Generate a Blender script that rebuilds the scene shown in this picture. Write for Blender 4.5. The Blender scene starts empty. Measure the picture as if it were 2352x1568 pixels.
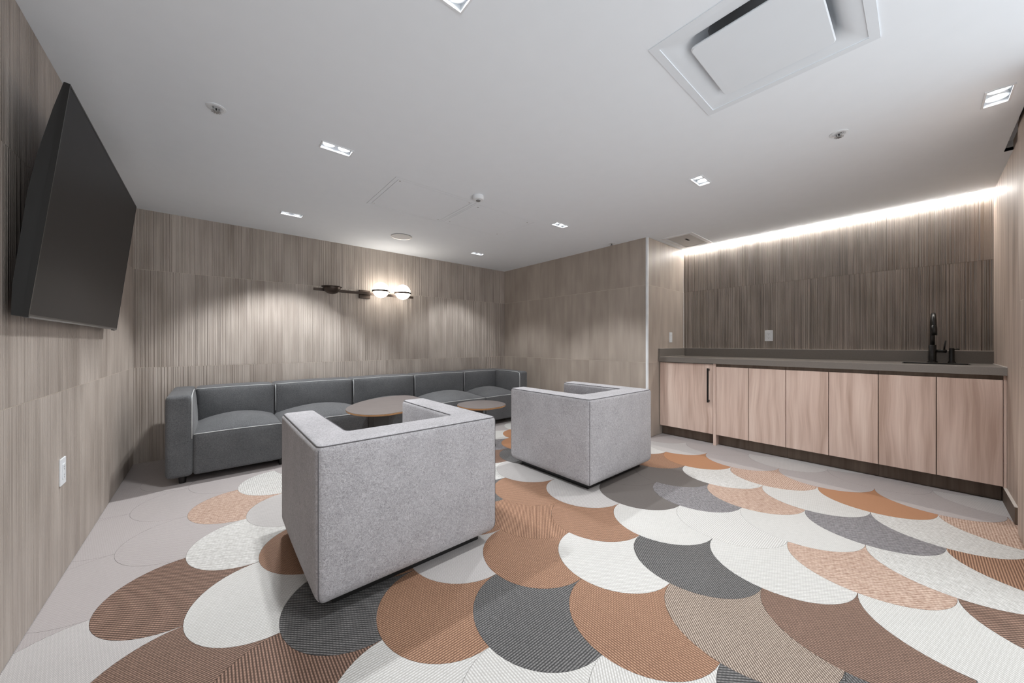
import bpy, bmesh, math, random
from mathutils import Vector, Matrix
R = math.radians
rnd = random.Random(7)
SC = bpy.context.scene
COL = SC.collection

# ------------------------------------------------------------------ camera, world, exposure
CAM_H = 1.055
cd = bpy.data.cameras.new('camera'); cam = bpy.data.objects.new('camera', cd); COL.objects.link(cam)
cam.location = (0, 0, CAM_H); cam.rotation_euler = (R(90), 0, -0.710363)
cd.sensor_width = 36.0; cd.lens = 805.85 / 2352 * 36.0; cd.shift_y = 3.9 / 2352; cd.clip_start = 0.02
SC.camera = cam
WORLD_E = 1.25          # even fill added to lift the ceiling, through the open side behind the camera
w = bpy.data.worlds.new('world'); SC.world = w; w.use_nodes = True
w.node_tree.nodes['Background'].inputs[0].default_value = (0.94, 0.97, 1.0, 1)
w.node_tree.nodes['Background'].inputs[1].default_value = WORLD_E
SC.view_settings.view_transform = 'Standard'; SC.view_settings.look = 'None'
SC.view_settings.gamma = 1.0; SC.view_settings.use_curve_mapping = False
SC.view_settings.exposure = 0.56
SC.cycles.max_bounces = 6; SC.cycles.diffuse_bounces = 5; SC.cycles.glossy_bounces = 2
SC.cycles.use_adaptive_sampling = True; SC.cycles.adaptive_threshold = 0.03
SC.cycles.sample_clamp_indirect = 6.0
SC.cycles.use_denoising = True; SC.cycles.use_light_tree = False
SPOT_W = 23.5          # each of the two lamps in a ceiling downlight
LENS_E = 9.0          # glowing face of a downlight lamp
GLOBE_E = 8.0
LED_E = 62.0

# room measures
XL, XR, XK = -0.508, 3.683, 4.597       # left wall, right wall, kitchen back wall
YF, YB, YK = -0.372, 4.469, 1.974       # wall behind the camera, back wall, kitchen side wall
ZC = 2.235
J1, J2 = 0.839, 1.705                   # horizontal tile joints
TW = 0.288                              # wall tile width

# ------------------------------------------------------------------ helpers
def srgb(r, g, b):
    f = lambda c: (c/255/12.92) if c/255 <= 0.04045 else ((c/255+0.055)/1.055)**2.4
    return (f(r), f(g), f(b), 1)

def wloc(o):
    v = Vector((0, 0, 0))
    while o is not None:
        v += o.location; o = o.parent
    return v

def mesh_obj(name, verts, faces, mat=None, parent=None, smooth=False, loc=None):
    """one mesh object; verts in world coordinates (or about loc when given)"""
    off = wloc(parent) if parent else Vector((0, 0, 0))
    me = bpy.data.meshes.new(name)
    if loc is None:
        base = off
        me.from_pydata([tuple(Vector(v) - off) for v in verts], [], faces)
    else:
        me.from_pydata([tuple(v) for v in verts], [], faces)
    me.update()
    if smooth:
        for p in me.polygons: p.use_smooth = True
    o = bpy.data.objects.new(name, me); COL.objects.link(o)
    if loc is not None: o.location = Vector(loc) - off
    if parent: o.parent = parent
    if mat: me.materials.append(mat)
    return o

def box_vf(x0, x1, y0, y1, z0, z1):
    v = [(x, y, z) for x in (x0, x1) for y in (y0, y1) for z in (z0, z1)]
    f = [(0,1,3,2), (4,6,7,5), (0,4,5,1), (2,3,7,6), (0,2,6,4), (1,5,7,3)]
    return v, f

def bevelled(v, f, r, seg=2):
    bm = bmesh.new()
    vs = [bm.verts.new(p) for p in v]
    for q in f: bm.faces.new([vs[i] for i in q])
    bmesh.ops.recalc_face_normals(bm, faces=bm.faces)
    bmesh.ops.bevel(bm, geom=list(bm.edges), offset=r, segments=seg, profile=0.5, affect='EDGES', clamp_overlap=True)
    bm.verts.index_update()
    V = [tuple(p.co) for p in bm.verts]; F = [tuple(p.index for p in q.verts) for q in bm.faces]
    bm.free(); return V, F

def box(name, x, y, z, mat, parent=None, bev=0.0, seg=2, smooth=False):
    x0, x1 = sorted(x); y0, y1 = sorted(y); z0, z1 = sorted(z)
    v, f = box_vf(x0, x1, y0, y1, z0, z1)
    if bev > 0: v, f = bevelled(v, f, bev, seg)
    return mesh_obj(name, v, f, mat, parent, smooth)

class MB:
    def __init__(s): s.v = []; s.f = []
    def add(s, v, f):
        n = len(s.v); s.v += [tuple(p) for p in v]; s.f += [tuple(i+n for i in q) for q in f]; return s
    def box(s, x, y, z, bev=0):
        x0, x1 = sorted(x); y0, y1 = sorted(y); z0, z1 = sorted(z)
        v, f = box_vf(x0, x1, y0, y1, z0, z1)
        if bev: v, f = bevelled(v, f, bev)
        return s.add(v, f)
    def lathe(s, c, prof, n=32, axis='z', cap=True):
        """prof: list of (radius, height) about centre c"""
        v = []; f = []
        for (r, h) in prof:
            for k in range(n):
                a = 2*math.pi*k/n; p = (r*math.cos(a), r*math.sin(a), h)
                if axis == 'x': p = (p[2], p[0], p[1])
                if axis == 'y': p = (p[1], p[2], p[0])
                v.append((c[0]+p[0], c[1]+p[1], c[2]+p[2]))
        m = len(prof)
        for i in range(m-1):
            for k in range(n):
                f.append((i*n+k, i*n+(k+1) % n, (i+1)*n+(k+1) % n, (i+1)*n+k))
        if cap:
            f.append(tuple(range(n))[::-1]); f.append(tuple((m-1)*n+k for k in range(n)))
        return s.add(v, f)
    def tube(s, pts, r, n=10, closed=False):
        P = [Vector(p) for p in pts]; N = len(P)
        rr = r if isinstance(r, (list, tuple)) else [r]*N
        T = []
        for i in range(N):
            a = P[(i-1) % N] if (closed or i > 0) else P[i]
            b = P[(i+1) % N] if (closed or i < N-1) else P[i]
            T.append((b-a).normalized())
        up = Vector((0, 0, 1)) if abs(T[0].z) < 0.9 else Vector((1, 0, 0))
        nrm = (up - T[0]*up.dot(T[0])).normalized(); v = []; f = []
        for i in range(N):
            nrm = (nrm - T[i]*nrm.dot(T[i])).normalized(); bi = T[i].cross(nrm)
            for k in range(n):
                a = 2*math.pi*k/n
                v.append(P[i] + (nrm*math.cos(a) + bi*math.sin(a))*rr[i])
        for i in range(N if closed else N-1):
            for k in range(n):
                j = (i+1) % N
                f.append((i*n+k, i*n+(k+1) % n, j*n+(k+1) % n, j*n+k))
        if not closed:
            f.append(tuple(range(n))[::-1]); f.append(tuple((N-1)*n+k for k in range(n)))
        return s.add(v, f)
    def build(s, name, mat, parent=None, smooth=False):
        return mesh_obj(name, s.v, s.f, mat, parent, smooth)

def soften(o, angle=40):
    """smooth shading that keeps edges sharper than angle"""
    me = o.data
    for p in me.polygons: p.use_smooth = True
    try: me.set_sharp_from_angle(angle=R(angle))
    except Exception: pass
    return o

def rounded_box(x, y, z, r, bulge=None, n=9):
    """soft cushion block: rounded box whose faces swell; bulge = {'+z': metres ...}"""
    bulge = bulge or {}
    c = Vector(((x[0]+x[1])/2, (y[0]+y[1])/2, (z[0]+z[1])/2))
    h = Vector((abs(x[1]-x[0])/2, abs(y[1]-y[0])/2, abs(z[1]-z[0])/2))
    def axis(hh):
        e = [-1.0, -0.72, -0.38, 0.0]
        inner = hh - r
        a = [-hh + r*(1+t) for t in e]
        m = [-inner + 2*inner*k/n for k in range(1, n)]
        b = [-t for t in a[::-1]]
        return a + m + b
    A = [axis(h[i]) for i in range(3)]
    V = {}; vs = []; fs = []
    def vert(p):
        k = tuple(round(t, 6) for t in p)
        if k in V: return V[k]
        p = Vector(p); q = Vector([max(-(h[i]-r), min(h[i]-r, p[i])) for i in range(3)])
        d = p-q; s = q + d.normalized()*r if d.length > 1e-9 else p
        out = Vector(s)
        for key, b in bulge.items():
            ax = 'xyz'.index(key[1]); sg = 1 if key[0] == '+' else -1
            if sg*s[ax] <= 0: continue
            wgt = max(0, sg*s[ax]/h[ax])**3
            for i in range(3):
                if i != ax: wgt *= max(0.0, 1-(s[i]/h[i])**2)**0.8
            out[ax] += sg*b*wgt
        vs.append(tuple(c+out)); V[k] = len(vs)-1; return V[k]
    for ax in range(3):
        a1, a2 = [i for i in range(3) if i != ax]
        for sg in (-1, 1):
            for i in range(len(A[a1])-1):
                for j in range(len(A[a2])-1):
                    q = []
                    for (u, t) in ((i, j), (i+1, j), (i+1, j+1), (i, j+1)):
                        p = [0, 0, 0]; p[ax] = sg*h[ax]; p[a1] = A[a1][u]; p[a2] = A[a2][t]; q.append(vert(p))
                    if len(set(q)) < 3: continue
                    nz = 1 if ax != 1 else -1
                    fs.append(tuple(q) if sg*nz > 0 else tuple(q[::-1]))
    return vs, fs

def plane_with_holes(x0, x1, y0, y1, holes):
    """flat cells of a rectangle minus rectangular holes -> list of (x0,x1,y0,y1)"""
    xs = sorted({x0, x1} | {min(max(v, x0), x1) for hl in holes for v in hl[:2]})
    ys = sorted({y0, y1} | {min(max(v, y0), y1) for hl in holes for v in hl[2:]})
    out = []
    for a, b in zip(xs, xs[1:]):
        for c, d in zip(ys, ys[1:]):
            mx, my = (a+b)/2, (c+d)/2
            if any(hl[0] < mx < hl[1] and hl[2] < my < hl[3] for hl in holes): continue
            out.append((a, b, c, d))
    return out

def tag(o, label=None, cat=None, group=None, kind=None):
    if label: o['label'] = label
    if cat: o['category'] = cat
    if group: o['group'] = group
    if kind: o['kind'] = kind
    return o

def thing(name, loc, label, cat, group=None):
    o = bpy.data.objects.new(name, None); COL.objects.link(o); o.location = loc; o.empty_display_size = 0.1
    return tag(o, label, cat, group)

def copy_tree(o, parent=None):
    c = o.copy(); COL.objects.link(c); c.parent = parent
    for ch in list(o.children): copy_tree(ch, c)
    return c

# ------------------------------------------------------------------ materials
def new_mat(name):
    m = bpy.data.materials.new(name); m.use_nodes = True
    nt = m.node_tree; b = nt.nodes['Principled BSDF']
    return m, nt, b

def N(nt, typ, **kw):
    n = nt.nodes.new(typ)
    for k, v in kw.items(): setattr(n, k, v)
    return n

def math_n(nt, op, a, b=None, c=None):
    n = N(nt, 'ShaderNodeMath', operation=op)
    for i, v in enumerate((a, b, c)):
        if v is None: continue
        if isinstance(v, (int, float)): n.inputs[i].default_value = v
        else: nt.links.new(v, n.inputs[i])
    return n.outputs[0]

def comb(nt, x, y, z):
    n = N(nt, 'ShaderNodeCombineXYZ')
    for i, v in enumerate((x, y, z)):
        if isinstance(v, (int, float)): n.inputs[i].default_value = v
        else: nt.links.new(v, n.inputs[i])
    return n.outputs[0]

def noise(nt, vec, scale=1.0, detail=2.0, rough=0.5):
    n = N(nt, 'ShaderNodeTexNoise'); n.inputs['Scale'].default_value = scale
    n.inputs['Detail'].default_value = detail; n.inputs['Roughness'].default_value = rough
    nt.links.new(vec, n.inputs['Vector']); return n.outputs[0]

def ramp(nt, fac, stops):
    n = N(nt, 'ShaderNodeValToRGB'); e = n.color_ramp.elements
    while len(e) < len(stops): e.new(0.5)
    for k, (p, c) in enumerate(stops): e[k].position = p; e[k].color = c
    nt.links.new(fac, n.inputs[0]); return n.outputs[0]

def bump(nt, b, height, strength, dist):
    n = N(nt, 'ShaderNodeBump'); n.inputs['Strength'].default_value = strength; n.inputs['Distance'].default_value = dist
    nt.links.new(height, n.inputs['Height']); nt.links.new(n.outputs[0], b.inputs['Normal'])

def world_xyz(nt):
    g = N(nt, 'ShaderNodeNewGeometry'); s = N(nt, 'ShaderNodeSeparateXYZ'); nt.links.new(g.outputs['Position'], s.inputs[0])
    return g.outputs['Position'], s.outputs[0], s.outputs[1], s.outputs[2]

def plain(name, col, rough=0.5, metal=0.0, spec=0.5, grain=0.0, gscale=200.0, var=0.04):
    m, nt, b = new_mat(name)
    b.inputs['Roughness'].default_value = rough; b.inputs['Metallic'].default_value = metal
    b.inputs['Specular IOR Level'].default_value = spec
    tc = N(nt, 'ShaderNodeTexCoord')
    f = noise(nt, tc.outputs['Object'], gscale if grain else 12.0, 0.0)
    d = var
    c0 = tuple(x*(1-d) for x in col[:3])+(1,); c1 = tuple(min(1, x*(1+d)) for x in col[:3])+(1,)
    nt.links.new(ramp(nt, f, [(0.3, c0), (0.7, c1)]), b.inputs['Base Color'])
    if grain: bump(nt, b, f, grain, 0.001)
    return m

def emit(name, col, strength):
    m, nt, b = new_mat(name)
    b.inputs['Base Color'].default_value = (0.8, 0.8, 0.8, 1)
    b.inputs['Emission Color'].default_value = col; b.inputs['Emission Strength'].default_value = strength
    return m

def wall_tile(name, dark, light, rib, rib_scale, fine=0.35, depth=0.004):
    """vertically combed porcelain: streaked colour that differs from tile to tile, ribbed relief"""
    m, nt, b = new_mat(name)
    p, x, y, z = world_xyz(nt)
    u = math_n(nt, 'ADD', x, y)
    rn = N(nt, 'ShaderNodeObjectInfo').outputs['Random']
    off = math_n(nt, 'MULTIPLY', rn, 37.0)
    uo = math_n(nt, 'ADD', u, off)
    st = noise(nt, comb(nt, math_n(nt, 'MULTIPLY', uo, 11.0), off, math_n(nt, 'MULTIPLY', z, 1.6)), 1.0, 2.0, 0.6)
    fn = noise(nt, comb(nt, math_n(nt, 'MULTIPLY', uo, 260.0), off, math_n(nt, 'MULTIPLY', z, 1.2)), 1.0, 2.0)
    blot = noise(nt, comb(nt, math_n(nt, 'MULTIPLY', uo, 5.0), off, math_n(nt, 'MULTIPLY', z, 2.4)), 1.0, 1.0)
    s = math_n(nt, 'ADD', math_n(nt, 'MULTIPLY', st, 0.55), math_n(nt, 'MULTIPLY', fn, fine))
    s = math_n(nt, 'ADD', s, math_n(nt, 'MULTIPLY', blot, 0.35))
    s = math_n(nt, 'ADD', s, math_n(nt, 'MULTIPLY', math_n(nt, 'SUBTRACT', rn, 0.5), 0.16))
    nt.links.new(ramp(nt, s, [(0.38, dark), (0.86, light)]), b.inputs['Base Color'])
    rb = noise(nt, comb(nt, math_n(nt, 'MULTIPLY', uo, rib_scale), off, math_n(nt, 'MULTIPLY', z, 0.25)), 1.0, 1.5, 0.6)
    rv = ramp(nt, rb, [(0.38, (0, 0, 0, 1)), (0.62, (1, 1, 1, 1))])
    hgt = math_n(nt, 'ADD', rv, math_n(nt, 'MULTIPLY', fn, 0.25))
    bump(nt, b, hgt, rib, depth)
    b.inputs['Roughness'].default_value = 0.48; b.inputs['Specular IOR Level'].default_value = 0.35
    return m

def wood(name, dark, mid, light):
    m, nt, b = new_mat(name)
    p, x, y, z = world_xyz(nt)
    rn = N(nt, 'ShaderNodeObjectInfo').outputs['Random']
    off = math_n(nt, 'MULTIPLY', rn, 23.0)
    u = math_n(nt, 'ADD', math_n(nt, 'ADD', x, y), off)
    wob = noise(nt, comb(nt, math_n(nt, 'MULTIPLY', u, 3.0), off, math_n(nt, 'MULTIPLY', z, 1.3)), 1.0, 2.0)
    uu = math_n(nt, 'ADD', u, math_n(nt, 'MULTIPLY', wob, 0.10))
    g1 = noise(nt, comb(nt, math_n(nt, 'MULTIPLY', uu, 16.0), off, math_n(nt, 'MULTIPLY', z, 0.9)), 1.0, 2.0, 0.62)
    g2 = noise(nt, comb(nt, math_n(nt, 'MULTIPLY', uu, 150.0), off, math_n(nt, 'MULTIPLY', z, 4.0)), 1.0, 1.0)
    s = math_n(nt, 'ADD', math_n(nt, 'MULTIPLY', g1, 0.8), math_n(nt, 'MULTIPLY', g2, 0.2))
    nt.links.new(ramp(nt, s, [(0.32, dark), (0.5, mid), (0.68, light)]), b.inputs['Base Color'])
    bump(nt, b, g2, 0.08, 0.001)
    b.inputs['Roughness'].default_value = 0.55; b.inputs['Specular IOR Level'].default_value = 0.3
    return m

def weave(name, dark, light, pitch=0.0085, stripe=0.5, speck=0.5, bmp=0.5):
    """woven vinyl: ridges whose direction differs from tile to tile, with broken yarn colours"""
    m, nt, b = new_mat(name)
    p, x, y, z = world_xyz(nt)
    rn = N(nt, 'ShaderNodeObjectInfo').outputs['Random']
    ang = math_n(nt, 'MULTIPLY', math_n(nt, 'FLOOR', math_n(nt, 'MULTIPLY', rn, 4.0)), R(45.0))
    vr = N(nt, 'ShaderNodeVectorRotate', rotation_type='Z_AXIS')
    nt.links.new(p, vr.inputs['Vector']); nt.links.new(ang, vr.inputs['Angle'])
    sp = N(nt, 'ShaderNodeSeparateXYZ'); nt.links.new(vr.outputs[0], sp.inputs[0]); u, v = sp.outputs[0], sp.outputs[1]
    k = 2*math.pi/pitch
    s1 = math_n(nt, 'MULTIPLY_ADD', math_n(nt, 'SINE', math_n(nt, 'MULTIPLY', u, k)), 0.5, 0.5)
    row = math_n(nt, 'MULTIPLY', math_n(nt, 'FLOOR', math_n(nt, 'MULTIPLY', u, 1/pitch)), math.pi)
    s2 = math_n(nt, 'MULTIPLY_ADD', math_n(nt, 'SINE', math_n(nt, 'ADD', math_n(nt, 'MULTIPLY', v, k*0.75), row)), 0.5, 0.5)
    yarn = noise(nt, comb(nt, math_n(nt, 'MULTIPLY', u, 1.2/pitch), math_n(nt, 'MULTIPLY', v, 0.45/pitch), 0.0), 1.0, 2.0, 0.7)
    big = noise(nt, p, 2.5, 3.0)
    h = math_n(nt, 'MULTIPLY', s1, math_n(nt, 'MULTIPLY_ADD', s2, 0.45, 0.55))
    f = math_n(nt, 'ADD', math_n(nt, 'MULTIPLY', h, stripe), math_n(nt, 'MULTIPLY', yarn, speck))
    f = math_n(nt, 'ADD', f, math_n(nt, 'MULTIPLY', math_n(nt, 'SUBTRACT', big, 0.5), 0.15))
    lo = 0.22*stripe + 0.32*speck; hi = 0.75*stripe + 0.68*speck
    nt.links.new(ramp(nt, f, [(max(0.0, lo), dark), (min(1.0, hi), light)]), b.inputs['Base Color'])
    bump(nt, b, h, bmp, 0.002)
    b.inputs['Roughness'].default_value = 0.62; b.inputs['Specular IOR Level'].default_value = 0.3
    return m

def fabric(name, dark, light, scale, bmp, stretch=1.0):
    m, nt, b = new_mat(name)
    tc = N(nt, 'ShaderNodeTexCoord')
    mp = N(nt, 'ShaderNodeMapping'); mp.inputs['Scale'].default_value = (1, 1, stretch); nt.links.new(tc.outputs['Object'], mp.inputs[0])
    wv = N(nt, 'ShaderNodeTexNoise'); wv.inputs['Scale'].default_value = scale; wv.inputs['Detail'].default_value = 2.0
    wv.inputs['Distortion'].default_value = 1.6; nt.links.new(mp.outputs[0], wv.inputs['Vector'])
    big = noise(nt, tc.outputs['Object'], 7.0, 2.0)
    f = math_n(nt, 'ADD', math_n(nt, 'MULTIPLY', wv.outputs[0], 0.8), math_n(nt, 'MULTIPLY', big, 0.2))
    nt.links.new(ramp(nt, f, [(0.32, dark), (0.68, light)]), b.inputs['Base Color'])
    bump(nt, b, wv.outputs[0], bmp, 0.003)
    b.inputs['Roughness'].default_value = 0.9; b.inputs['Specular IOR Level'].default_value = 0.15
    b.inputs['Sheen Weight'].default_value = 0.15
    return m

M = {}
M['tile_rib'] = wall_tile('ribbed_wall_tile', srgb(144, 133, 124), srgb(190, 180, 171), 0.8, 80.0, 0.40, 0.006)
M['tile_soft'] = wall_tile('smooth_wall_tile', srgb(156, 145, 135), srgb(188, 177, 166), 0.15, 60.0, 0.10)
M['tile_kitchen'] = wall_tile('fluted_wall_tile', srgb(104, 96, 89), srgb(164, 154, 145), 1.0, 62.0, 0.6, 0.014)  # stronger streaks and wider tones put the ribs' light and shade into the colour
M['grout'] = plain('grout', srgb(196, 186, 174), 0.8)
M['grout_dark'] = plain('dark_grout', srgb(128, 118, 110), 0.8)
M['ceiling'] = plain('ceiling_paint', srgb(236, 241, 246), 0.85, spec=0.2, var=0.004)
M['white'] = plain('white_enamel', srgb(226, 229, 232), 0.45)
M['white_matte'] = plain('white_plaster', srgb(224, 229, 234), 0.8, spec=0.2, var=0.004)
M['wood'] = wood('pale_wood', srgb(180, 155, 141), srgb(206, 182, 169), srgb(222, 201, 188))
M['wood_wall'] = wood('greige_wood', srgb(156, 140, 128), srgb(180, 164, 152), srgb(198, 183, 171))
M['kick'] = wood('dark_kick', srgb(92, 78, 68), srgb(106, 92, 81), srgb(118, 104, 92))
M['counter'] = plain('counter_stone', srgb(122, 116, 110), 0.4, grain=0.05)
M['caulk'] = plain('pale_caulk', srgb(205, 198, 190), 0.6)
M['black'] = plain('black_matte', srgb(20, 19, 18), 0.35)
M['black_soft'] = plain('black_plastic', srgb(26, 25, 24), 0.55)
M['screen'] = plain('tv_screen', srgb(30, 30, 31), 0.42, spec=0.15)
M['bronze'] = plain('dark_bronze', srgb(70, 60, 54), 0.38, metal=0.7)
M['steel'] = plain('brushed_steel', srgb(170, 170, 170), 0.35, metal=0.8)
M['chair'] = fabric('light_grey_felt', srgb(142, 140, 142), srgb(186, 184, 187), 110.0, 0.9)
M['seam'] = plain('dark_seam', srgb(92, 90, 92), 0.9)
M['sofa'] = fabric('charcoal_felt', srgb(70, 71, 73), srgb(106, 107, 109), 190.0, 0.35)
M['piping'] = plain('pale_piping', srgb(186, 188, 188), 0.8)
M['table_top'] = plain('table_laminate', srgb(108, 101, 99), 0.42)
M['table_edge'] = wood('oak_edge', srgb(176, 130, 88), srgb(196, 150, 106), srgb(212, 168, 124))
M['table_leg'] = plain('table_leg_paint', srgb(58, 57, 56), 0.5)
M['lens'] = emit('lamp_face', (0.97, 0.985, 1.0, 1), LENS_E)
M['globe'] = emit('opal_globe', (1.0, 0.93, 0.84, 1), GLOBE_E)
M['led'] = emit('led_line', (1.0, 0.965, 0.92, 1), LED_E)
M['dark_gap'] = plain('dark_gap', srgb(40, 40, 40), 0.9)
# carpet colours
CM = {
 'G': weave('greige_weave', srgb(158, 151, 149), srgb(182, 176, 175), 0.007, 0.5, 0.4, 0.35),
 'H': weave('pale_greige_weave', srgb(168, 164, 162), srgb(194, 191, 189), 0.008, 0.5, 0.4, 0.35),
 'W': weave('white_weave', srgb(176, 174, 170), srgb(214, 213, 210), 0.009, 0.5, 0.4, 0.45),
 'V': weave('white_speckle', srgb(170, 168, 164), srgb(216, 215, 212), 0.012, 0.25, 0.8, 0.45),
 'O': weave('tan_weave', srgb(108, 78, 60), srgb(182, 144, 118), 0.009, 0.65, 0.4, 0.55),
 'P': weave('orange_smooth', srgb(156, 112, 82), srgb(172, 128, 96), 0.006, 0.4, 0.3, 0.25),
 'B': weave('brown_weave', srgb(78, 60, 50), srgb(158, 128, 112), 0.009, 0.7, 0.45, 0.6),
 'T': weave('beige_speckle', srgb(144, 114, 97), srgb(206, 184, 168), 0.011, 0.3, 0.85, 0.45),
 'U': weave('taupe_weave', srgb(92, 78, 68), srgb(194, 178, 164), 0.008, 0.7, 0.5, 0.55),
 'C': weave('charcoal_weave', srgb(54, 54, 54), srgb(128, 126, 125), 0.009, 0.65, 0.5, 0.6),
 'D': weave('dark_taupe', srgb(92, 87, 84), srgb(112, 106, 102), 0.006, 0.4, 0.3, 0.25),
 'E': weave('grey_speckle', srgb(90, 88, 90), srgb(152, 149, 151), 0.011, 0.3, 0.85, 0.45),
}

# ------------------------------------------------------------------ floor of fish-scale tiles
fl = box('floor', (XL-0.1, XK+0.1), (YF-0.1, YB+0.1), (-0.06, -0.004), CM['G'])
tag(fl, 'woven vinyl floor of scale shaped tiles in white tan brown and charcoal', 'floor', kind='structure')
O0 = Vector((2.0599, 0.7316)); A0 = Vector((0.2636, 0.0072)); A1 = Vector((-0.0072, 0.2802))
def scale_outline():
    pts = []
    for k in range(0, 25):                                   # round nose, from v=+1 to v=-1 through u=-1
        a = R(90 + 180*k/24); pts.append((math.cos(a), math.sin(a)))
    for k in range(1, 13):                                   # hollow flank along the neighbour about (1,-1)
        a = R(180 - 90*k/12); pts.append((1+math.cos(a), -1+math.sin(a)))
    for k in range(1, 12):                                   # hollow flank along the neighbour about (1,+1)
        a = R(270 - 90*k/12); pts.append((1+math.cos(a), 1+math.sin(a)))
    out = []
    for (u, v) in pts:
        u = u*0.9965; v = v*0.9965
        q = A0*(u-1) + A1*v; out.append((q.x, q.y))
    return out
OUT = scale_outline()
def clip(poly, x0, x1, y0, y1):
    def cut(P, inside, inter):
        r = []
        for i in range(len(P)):
            a, b = P[i-1], P[i]; ia, ib = inside(a), inside(b)
            if ib:
                if not ia: r.append(inter(a, b))
                r.append(b)
            elif ia: r.append(inter(a, b))
        return r
    def ix(X): return lambda a, b: (X, a[1]+(b[1]-a[1])*(X-a[0])/(b[0]-a[0]))
    def iy(Y): return lambda a, b: (a[0]+(b[0]-a[0])*(Y-a[1])/(b[1]-a[1]), Y)
    for ins, it in ((lambda p: p[0] >= x0, ix(x0)), (lambda p: p[0] <= x1, ix(x1)), (lambda p: p[1] >= y0, iy(y0)), (lambda p: p[1] <= y1, iy(y1))):
        poly = cut(poly, ins, it)
        if len(poly) < 3: return []
    return poly
COLOURS = {
 (-5,9):'V', (-6,8):'T', (-5,7):'H', (-6,6):'V', (-7,5):'B', (-5,5):'O', (-8,4):'H', (-6,4):'W', (-7,3):'B', (-5,3):'C', (-6,2):'B',
 (-4,2):'O', (-3,1):'C', (-5,1):'W', (-4,0):'W', (-2,0):'O', (-3,-1):'W', (-1,-1):'U', (-2,-2):'C', (0,-2):'B', (-1,-3):'C', (1,-3):'W',
 (0,0):'C', (-1,1):'W', (-2,2):'O', (-3,3):'H', (-1,3):'O', (0,2):'O', (0,4):'O', (1,3):'H', (1,5):'H', (0,6):'V', (2,6):'C', (3,7):'P',
 (2,8):'E', (1,7):'B', (4,8):'P', (3,9):'W', (5,9):'W', (6,10):'W', (2,2):'D', (3,3):'D', (4,2):'D', (3,1):'E', (1,1):'W', (2,0):'W',
 (1,-1):'W', (3,-1):'W', (5,3):'O', (6,2):'P', (5,1):'V', (6,0):'T', (4,0):'T', (5,-1):'W', (4,-2):'E', (6,-2):'P', (2,-2):'T', (5,-3):'V',
 (3,-3):'V', (6,-4):'T', (4,-4):'O', (2,-4):'B', (0,-4):'W', (5,-5):'W', (3,-5):'W', (7,3):'H', (7,1):'G', (8,2):'G', (8,0):'H', (7,-1):'G',
 (8,-2):'G', (7,-3):'G', (8,-4):'H', (9,1):'G', (9,-1):'H', (7,5):'W', (6,4):'W', (4,4):'E', (5,5):'O', (3,5):'W', (4,6):'W', (5,7):'B', (6,6):'T', (6,8):'W',
 (-4,4):'O', (-3,5):'W', (-2,4):'O', (-4,6):'C', (-3,7):'W', (-2,6):'B', (-1,5):'C', (-1,7):'O', (-4,8):'W', (-3,9):'O', (-2,8):'C', (-1,9):'W', (0,8):'O', (1,9):'W',
}
tile_mesh = None
for i in range(-13, 14):
    for j in range(-9, 18):
        if (i+j) % 2: continue
        c = O0 + A0*i + A1*j
        P = [(c.x+p[0], c.y+p[1]) for p in OUT]
        ymin = min(p[1] for p in P); ymax = max(p[1] for p in P)
        xm = 4.02 if ymax <= YK+0.001 else XR-0.002
        if ymax > YK and ymin < YK and c.x-0.26 > XR: xm = 4.02
        ym = YB-0.002 if xm < 4 else YK-0.004
        Q = clip(P, XL+0.002, xm, YF+0.002, ym)
        if len(Q) < 3: continue
        area = 0.5*abs(sum(Q[k-1][0]*Q[k][1]-Q[k][0]*Q[k-1][1] for k in range(len(Q))))
        if area < 0.0008: continue
        key = COLOURS.get((i, j))
        if key is None:
            key = 'G' if (i <= -7 or j >= 9 or i >= 7) else rnd.choice('WOTHV')
        whole = len(Q) == len(P) and all(abs(a[0]-b[0])+abs(a[1]-b[1]) < 1e-9 for a, b in zip(Q, P))
        def slab(poly):
            n = len(poly)
            v = [(p[0], p[1], 0.0) for p in poly] + [(p[0], p[1], -0.004) for p in poly]
            f = [tuple(range(n))] + [(k, k+n, (k+1) % n + n, (k+1) % n) for k in range(n)]
            return v, f
        if whole:
            if tile_mesh is None:
                v, f = slab(OUT); tile_mesh = bpy.data.meshes.new('scale_tile'); tile_mesh.from_pydata(v, [], f); tile_mesh.materials.append(None)
            o = bpy.data.objects.new('floor_tile', tile_mesh); COL.objects.link(o); o.location = (c.x, c.y, 0)
            o.parent = fl; o.material_slots[0].link = 'OBJECT'; o.material_slots[0].material = CM[key]
        else:
            v, f = slab([(q[0]-c.x, q[1]-c.y) for q in Q])
            o = mesh_obj('floor_tile', v, f, CM[key], fl, loc=(c.x, c.y, 0))

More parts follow.
